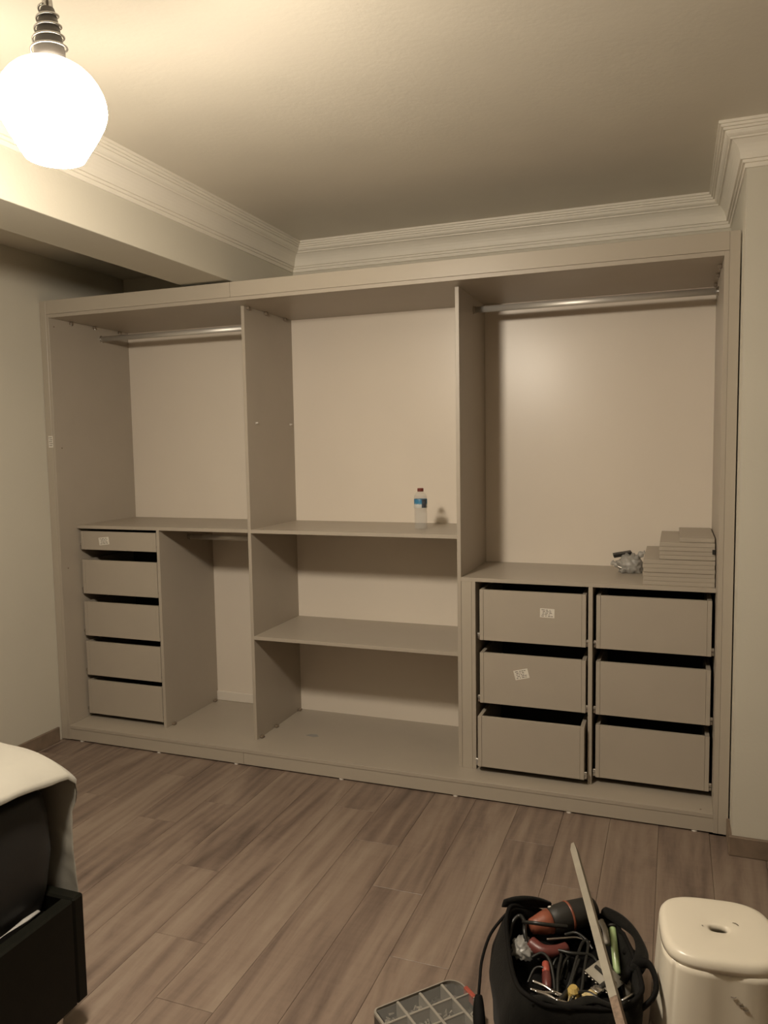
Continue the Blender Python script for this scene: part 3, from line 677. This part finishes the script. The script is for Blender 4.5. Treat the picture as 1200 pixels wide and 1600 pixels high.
cable([(2.85, -1.40, 0.20), (2.862, -1.365, 0.218), (2.885, -1.36, 0.222), (2.90, -1.385, 0.215), (2.895, -1.42, 0.195)], 0.0034, 'thin black cable curl left of the red screwdriver')
cable([(2.86, -1.30, 0.20), (2.90, -1.285, 0.226), (2.95, -1.29, 0.232), (3.0, -1.275, 0.226), (3.03, -1.30, 0.205)], 0.0048, 'black cable running across the middle of the tool bag')
cable([(2.955, -1.46, 0.195), (2.975, -1.42, 0.213), (3.005, -1.405, 0.214), (3.04, -1.425, 0.21), (3.065, -1.44, 0.19)], 0.0042, 'black cable arch at the front right of the tool bag')
cable([(3.03, -1.24, 0.20), (3.05, -1.29, 0.215), (3.055, -1.34, 0.218), (3.035, -1.385, 0.205)], 0.005, 'black cable passing under the batten beside the trowel')
cable([(2.90, -1.33, 0.19), (2.907, -1.30, 0.21), (2.925, -1.275, 0.216), (2.94, -1.29, 0.205), (2.938, -1.34, 0.19)], 0.0036, 'thin black cable loop behind the red screwdriver')
bm = bmesh.new(); crumple(bm, (3.030, -1.395, 0.180), (0.045, 0.04, 0.022), 2.2, 3, 0.2); tag(obj('work_glove', bm, M_bag_in, smooth=True), 'dark crumpled glove at the right under the batten in the tool bag', 'glove')

# screwdriver with maroon and red handle
hd = seglathe([(0.0, 0.006), (0.003, 0.0095), (0.020, 0.0110), (0.032, 0.0105), (0.034, 0.009)], 14)
h2 = seglathe([(0.033, 0.0095), (0.036, 0.0120), (0.060, 0.0130), (0.078, 0.0115), (0.086, 0.007)], 8)
shf = seglathe([(0.086, 0.0032), (0.150, 0.0032), (0.153, 0.0015)], 10)
frame_obj('screwdriver', [('handle_end', hd, M_red, 'red handle end'), ('handle', h2, M_maroon, 'maroon handle'), ('shaft', shf, M_steel, 'steel shaft')],
          'screwdriver with a red and maroon handle among the cables in the tool bag', 'screwdriver', (2.886, -1.335, 0.222), (2.912, -1.455, 0.195))
# pliers
def plier(parts_z, label, a, b, open_=0.16):
    ps = []
    for s in (1, -1):
        bm = bmesh.new(); tube(bm, [(0.0, s * 0.016, 0), (0.03, s * 0.013, 0), (0.052, s * 0.004, 0), (0.064, -s * 0.003, 0), (0.082, -s * 0.002, 0)], lambda t: 0.0048 - 0.0018 * t, 8, 5); ps.append(('arm', bm, M_steel, None))
    bm = bmesh.new(); tube(bm, [(0.056, 0, -0.006), (0.056, 0, 0.006)], 0.0065, 12, 0); ps.append(('pivot', bm, M_steel, None))
    return frame_obj('pliers', ps, label, 'pliers', a, b)
plier(0, 'shiny steel pliers at the front left of the tool bag', (2.865, -1.437, 0.222), (2.925, -1.438, 0.216))
plier(0, 'shiny steel pliers lying in front of the other pair in the tool bag', (2.880, -1.472, 0.222), (2.940, -1.462, 0.214))
# steel shaft at the back
bm = bmesh.new(); tube(bm, [(2.875, -1.247, 0.228), (2.92, -1.228, 0.230), (2.955, -1.214, 0.230), (2.99, -1.216, 0.226)], lambda t: 0.0042 - 0.0012 * t, 8, 5); tag(obj('steel_rod', bm, M_steel, smooth=True), 'bright steel rod lying behind the cables in the tool bag', 'rod')
# crumpled clear bag
bm = bmesh.new(); crumple(bm, (2.816, -1.282, 0.214), (0.036, 0.050, 0.028), 9.4); tag(obj('plastic_pouch', bm, M_pvc, smooth=True), 'crumpled clear plastic pouch at the left inside the tool bag', 'bag')
# yellow cap and brush
bm = bmesh.new(); loft(bm, [[(2.968 + 0.017 * math.cos(a) * k, -1.410 + 0.020 * math.sin(a) * k, zz) for a in [2 * math.pi * i / 10 for i in range(10)]] for zz, k in ((0.178, 0.9), (0.200, 1.0), (0.216, 0.9), (0.224, 0.55))]); tag(obj('yellow_block', bm, M_yellow), 'dull yellow plastic block in the middle of the tool bag', 'block')
hb = bmesh.new(); box(hb, 0.0, 0.035, -0.012, 0.012, -0.004, 0.004, 0.002)
fr = bmesh.new(); box(fr, 0.035, 0.058, -0.013, 0.013, -0.005, 0.005, 0.001)
hh = bmesh.new(); tube(hh, [(0.057, 0, 0), (0.085, 0, 0), (0.12, 0, 0)], lambda t: 0.006 + 0.003 * math.sin(t * 3), 8, 4)
frame_obj('paint_brush', [('bristles', hb, M_bristle, 'pale bristles'), ('ferrule', fr, M_steel, None), ('handle', hh, M_grip, None)], 'small brush with pale bristles beside the yellow block', 'brush', (2.998, -1.425, 0.212), (3.045, -1.355, 0.212))
for i in range(4):
    bm = bmesh.new(); x = 2.957 + i * 0.008; tube(bm, [(x, -1.452, 0.19), (x + 0.004, -1.43, 0.212)], 0.0022, 6, 0); tag(obj('yellow_pin', bm, M_bristle), 'pale yellow pin, %s of the row at the front of the tool bag' % ['leftmost', 'second from left', 'third from left', 'rightmost'][i], 'pin', 'pale pins in the tool bag')
# serrated trowel
tr = bmesh.new(); box(tr, 0.0, 0.085, 0.0, 0.060, -0.0008, 0.0008, 0)
teeth = bmesh.new()
for i in range(7): box(teeth, 0.004 + i * 0.0115, 0.0105 + i * 0.0115, -0.0065, 0.0, -0.0008, 0.0008, 0)
spine = bmesh.new(); tube(spine, [(0.01, 0.030, 0.004), (0.075, 0.030, 0.004)], 0.005, 8, 0)
frame_obj('serrated_trowel', [('blade', tr, M_batten, None), ('teeth', teeth, M_steel, 'bright square teeth'), ('spine', spine, M_grip, None)], 'grey trowel blade with square teeth beside the batten in the tool bag', 'trowel', (2.988, -1.338, 0.224), (3.045, -1.378, 0.212), 0.15)
# green tube and grey pipe
gt = seglathe([(0.0, 0.0095), (0.004, 0.010), (0.120, 0.010), (0.126, 0.007)], 16)
gc = seglathe([(-0.006, 0.014), (-0.003, 0.015), (0.0, 0.014)], 16)
frame_obj('green_tube', [('tube', gt, M_green, None), ('cap', gc, M_grip, 'dark cap')], 'shiny pale green tube standing at the right side of the tool bag', 'tube', (3.046, -1.172, 0.252), (3.070, -1.295, 0.185))
bm = bmesh.new(); tube(bm, [(3.014, -1.160, 0.258), (3.028, -1.19, 0.252), (3.036, -1.225, 0.235)], 0.0085, 10, 4); tag(obj('grey_pipe', bm, M_case, smooth=True), 'short grey pipe end behind the green tube in the tool bag', 'pipe')
bm = bmesh.new(); loft(bm, [[(3.106 + 0.022 * math.cos(a) * k, -1.335 + 0.018 * math.sin(a) * k, zz) for a in [2 * math.pi * i / 8 for i in range(8)]] for zz, k in ((0.175, 1), (0.212, 1), (0.222, 0.7))]); tag(obj('socket_adapter', bm, M_case), 'grey faceted plastic piece at the right inside the tool bag', 'adapter')
bm = bmesh.new(); tube(bm, [(3.085, -1.405, 0.21), (3.105, -1.39, 0.218), (3.12, -1.372, 0.218)], 0.005, 8, 4); tag(obj('steel_hook', bm, M_steel, smooth=True), 'short steel hook near the front right of the tool bag', 'hook')

# batten laid over the bag
a = Vector((2.906, -0.880, 0.320)); b = Vector((3.137, -1.80, 0.352)); ln = (b - a).length; cut = 0.79 * ln
x = (b - a).normalized(); y = Vector((0, 0, 1)).cross(x).normalized(); zz = x.cross(y)
bt_ = bpy.data.objects.new('batten', None); link(bt_); m = Matrix((x, y, zz)).transposed().to_4x4() @ Matrix.Rotation(0.5, 4, 'X'); m.translation = a; bt_.matrix_world = m
tag(bt_, 'long narrow grey batten lying across the open tool bag', 'batten')
def bat(x0, x1, w0, w1, h):
    bm = bmesh.new(); loft(bm, [[(x0, -w0, 0), (x0, w0, 0), (x0, w0, h * w0 / w1), (x0, -w0, h * w0 / w1)], [(x0 + 0.06, -w1, 0), (x0 + 0.06, w1, 0), (x0 + 0.06, w1, h), (x0 + 0.06, -w1, h)], [(x1, -w1, 0), (x1, w1, 0), (x1, w1, h), (x1, -w1, h)]]); bmesh.ops.recalc_face_normals(bm, faces=bm.faces); return bm
obj('strip', bat(0.0, cut, 0.0045, 0.0095, 0.023), M_batten, bt_)
tag(obj('bare_end', bat(cut, ln, 0.0094, 0.0094, 0.0225), M_batten_end, bt_), 'bare brown end')

# ------------------------------------------------------------------ stool
SA = math.radians(6)
st = thing('plastic_stool', 'ivory plastic stool with a finger hole in its seat, right of the tool bag', 'stool', (3.309, -1.322, 0), SA)
SN = 3.3
def seat_bm():
    bm = bmesh.new(); K = 96
    hole = rrect(0.021, 0.013, 3.0, K)
    prof = [(0.1382, 0.372), (0.1378, 0.382), (0.1362, 0.3895), (0.1325, 0.3955), (0.1275, 0.3990), (0.120, 0.4004), (0.09, 0.4000), (0.05, 0.3990)]
    rings = [[(x, y, z) for x, y in rrect(h, h, SN, K)] for h, z in prof]
    rings += [[(x * 1.35, y * 1.45, 0.3985) for x, y in hole], [(x, y, 0.396) for x, y in hole], [(x, y, 0.380) for x, y in hole]]
    loft(bm, rings, False, False); return bm
sb = obj('seat', seat_bm(), M_stool, st, smooth=True)
so = sb.modifiers.new('thickness', 'SOLIDIFY'); so.thickness = 0.003; so.offset = -1
# walls and legs: tapered shell with a low arch cut in each side, faint upright ribs
SH0, SH1, SHZ = 0.1376, 0.163, 0.3715
bm = bmesh.new(); K = 144; rows = []
nz = 24
for j in range(nz + 1):
    z = SHZ * (1 - j / nz); h = SH0 + (SH1 - SH0) * (j / nz)
    ring = []
    for i, (x, y) in enumerate(rrect(h, h, SN + 0.3, K)):
        t = 2 * math.pi * i / K; rib = 0.0035 * max(0, math.cos(8 * t)) ** 8
        q = 1 - rib / h; ring.append((x * q, y * q, z))
    rows.append([bm.verts.new(p) for p in ring])
for j in range(nz):
    for i in range(K):
        zc = rows[j][i].co.z; px, py = rows[j][i].co.x, rows[j][i].co.y; d = min(abs(px), abs(py))
        if zc < 0.12 * math.sqrt(max(0, 1 - (d / 0.095) ** 2)): continue
        bm.faces.new((rows[j][i], rows[j + 1][i], rows[j + 1][(i + 1) % K], rows[j][(i + 1) % K]))
for v in [v for v in bm.verts if not v.link_faces]: bm.verts.remove(v)
bmesh.ops.recalc_face_normals(bm, faces=bm.faces)
wb = obj('skirt', bm, M_stool, st, smooth=True); so = wb.modifiers.new('thickness', 'SOLIDIFY'); so.thickness = 0.003; so.offset = -1
def scuff(pts, r, nm='scuff'):
    bm = bmesh.new(); tube(bm, pts, r, 6, 3, flat=0.3); obj(nm, bm, M_scuff, st)
scuff([(0.037, 0.030, 0.4004), (0.044, 0.028, 0.4004), (0.049, 0.020, 0.4004)], 0.0012)
scuff([(-0.039, 0.002, 0.4004), (-0.036, 0.001, 0.4004)], 0.0016)
for dz, dx in ((0.0, 0.0), (-0.012, 0.012), (-0.018, 0.020), (-0.026, 0.026)):
    zq = 0.322 + dz; hq = SH0 + (SH1 - SH0) * (1 - zq / SHZ)
    scuff([(0.006 + dx, -hq - 0.0003, zq), (0.013 + dx, -hq - 0.0003, zq - 0.001), (0.018 + dx, -hq - 0.0003, zq + 0.001)], 0.0018)

# ------------------------------------------------------------------ organiser case
OA = math.atan2(0.742, 0.67)
oc = thing('organiser_case', 'flat smoky plastic organiser case with screw compartments left of the tool bag', 'organiser', (2.4276, -1.4476, 0), OA)
# local: +x along the back edge, +y is away from the case, so the case lies towards -y
def arc(cx, cy, r, a0, a1, n=6): return [(cx + r * math.cos(math.radians(a0 + (a1 - a0) * i / n)), cy + r * math.sin(math.radians(a0 + (a1 - a0) * i / n))) for i in range(n + 1)]
out = arc(0.018, -0.018, 0.018, 180, 90) + arc(0.232, -0.042, 0.045, 90, 0) + arc(0.257, -0.118, 0.020, 0, -70) + [(0.232, -0.150)] + arc(0.218, -0.222, 0.012, 0, -90, 4) + arc(0.014, -0.220, 0.014, 270, 180, 4)
def inset(pts, d):
    n = len(pts); o_ = []
    for i in range(n):
        a_, b_, c_ = Vector(pts[i - 1]), Vector(pts[i]), Vector(pts[(i + 1) % n])
        t_ = ((c_ - b_).normalized() + (b_ - a_).normalized()).normalized(); nn = Vector((t_.y, -t_.x))
        o_.append((b_.x + nn.x * d, b_.y + nn.y * d))
    return o_
bm = bmesh.new(); ii = inset(out, 0.0025)
loft(bm, [[(x, y, 0.001) for x, y in ii], [(x, y, 0.004) for x, y in out], [(x, y, 0.046) for x, y in out], [(x, y, 0.046) for x, y in inset(out, 0.004)], [(x, y, 0.010) for x, y in inset(out, 0.004)]])
bmesh.ops.recalc_face_normals(bm, faces=bm.faces); obj('tray', bm, M_casein, oc)
bm = bmesh.new(); i6 = inset(out, 0.006)
loft(bm, [[(x, y, 0.0465) for x, y in out], [(x, y, 0.054) for x, y in out], [(x, y, 0.056) for x, y in inset(out, 0.0025)], [(x, y, 0.056) for x, y in i6], [(x, y, 0.0465) for x, y in i6]], False, False)
bmesh.ops.recalc_face_normals(bm, faces=bm.faces)
lid = obj('lid_rim', bm, M_case, oc)
cols = [0.0055, 0.077, 0.149, 0.2215]; rws = [-0.0055, -0.067, -0.130, -0.2275]
def rib(x0, x1, y0, y1):
    bm = bmesh.new(); box(bm, x0, x1, y0, y1, 0.012, 0.0555, 0.0015); obj('rib', bm, M_case, oc)
for x_ in cols[1:]: rib(x_ - 0.004, x_ + 0.004, -0.2275, -0.0062)
for r_ in rws[1:-1]:
    for x0, x1 in zip(cols[:-1], cols[1:]): rib(x0 + 0.0045, x1 - 0.0045, r_ - 0.0035, r_ + 0.0035)
rib(0.2262, 0.2685, -0.0785, -0.0725)
rr = random.Random(4); ci = 0
for x0, x1 in zip(cols[:-1], cols[1:]):
    for y1, y0 in zip(rws[:-1], rws[1:]):
        bm = bmesh.new(); box(bm, x0 + 0.0045, x1 - 0.0045, y0 + 0.004, y1 - 0.004, 0.052, 0.0535, 0.0004); obj('lid_pane', bm, M_casew, oc)
        bm = bmesh.new()
        for k in range(16):
            cx_, cy_ = rr.uniform(x0 + 0.016, x1 - 0.016), rr.uniform(y0 + 0.015, y1 - 0.015); a_ = rr.uniform(0, 6.28); l_ = rr.uniform(0.004, 0.009); z_ = 0.014 + 0.0016 * k
            tube(bm, [(cx_ - l_ * math.cos(a_), cy_ - l_ * math.sin(a_), z_), (cx_ + l_ * math.cos(a_), cy_ + l_ * math.sin(a_), z_ + rr.uniform(-.002, .002))], lambda t: 0.0032 - 0.0018 * t, 6, 0)
        w_ = obj('screws', bm, (M_screw, M_brass, M_grip, M_screw)[ci % 4]); w_.matrix_world = Matrix.Translation((2.4276, -1.4476, 0)) @ Matrix.Rotation(OA, 4, 'Z')
        ri, cj = rws.index(y1), cols.index(x0)
        tag(w_, 'loose heap of small screws in the %s compartment of the %s row of the organiser' % (['leftmost', 'middle', 'right'][cj], ['back', 'middle', 'front'][ri]), 'screws', 'screw heaps in the organiser', 'stuff'); ci += 1
bm = bmesh.new(); prism(bm, [(0.2262, -0.0715), (0.2685, -0.0715), (0.268, -0.040), (0.252, -0.018), (0.2262, -0.0085)], 0.052, 0.0535); obj('lid_pane', bm, M_casew, oc)
bm = bmesh.new(); prism(bm, [(0.2262, -0.147), (0.232, -0.142), (0.255, -0.130), (0.2675, -0.115), (0.2685, -0.0795), (0.2262, -0.0795)], 0.052, 0.0535); obj('lid_pane', bm, M_casew, oc)
bm = bmesh.new(); box(bm, 0.2690, 0.2830, -0.098, -0.048, 0.028, 0.0575, 0.003); tag(obj('latch', bm, M_red, oc), 'orange red latch')
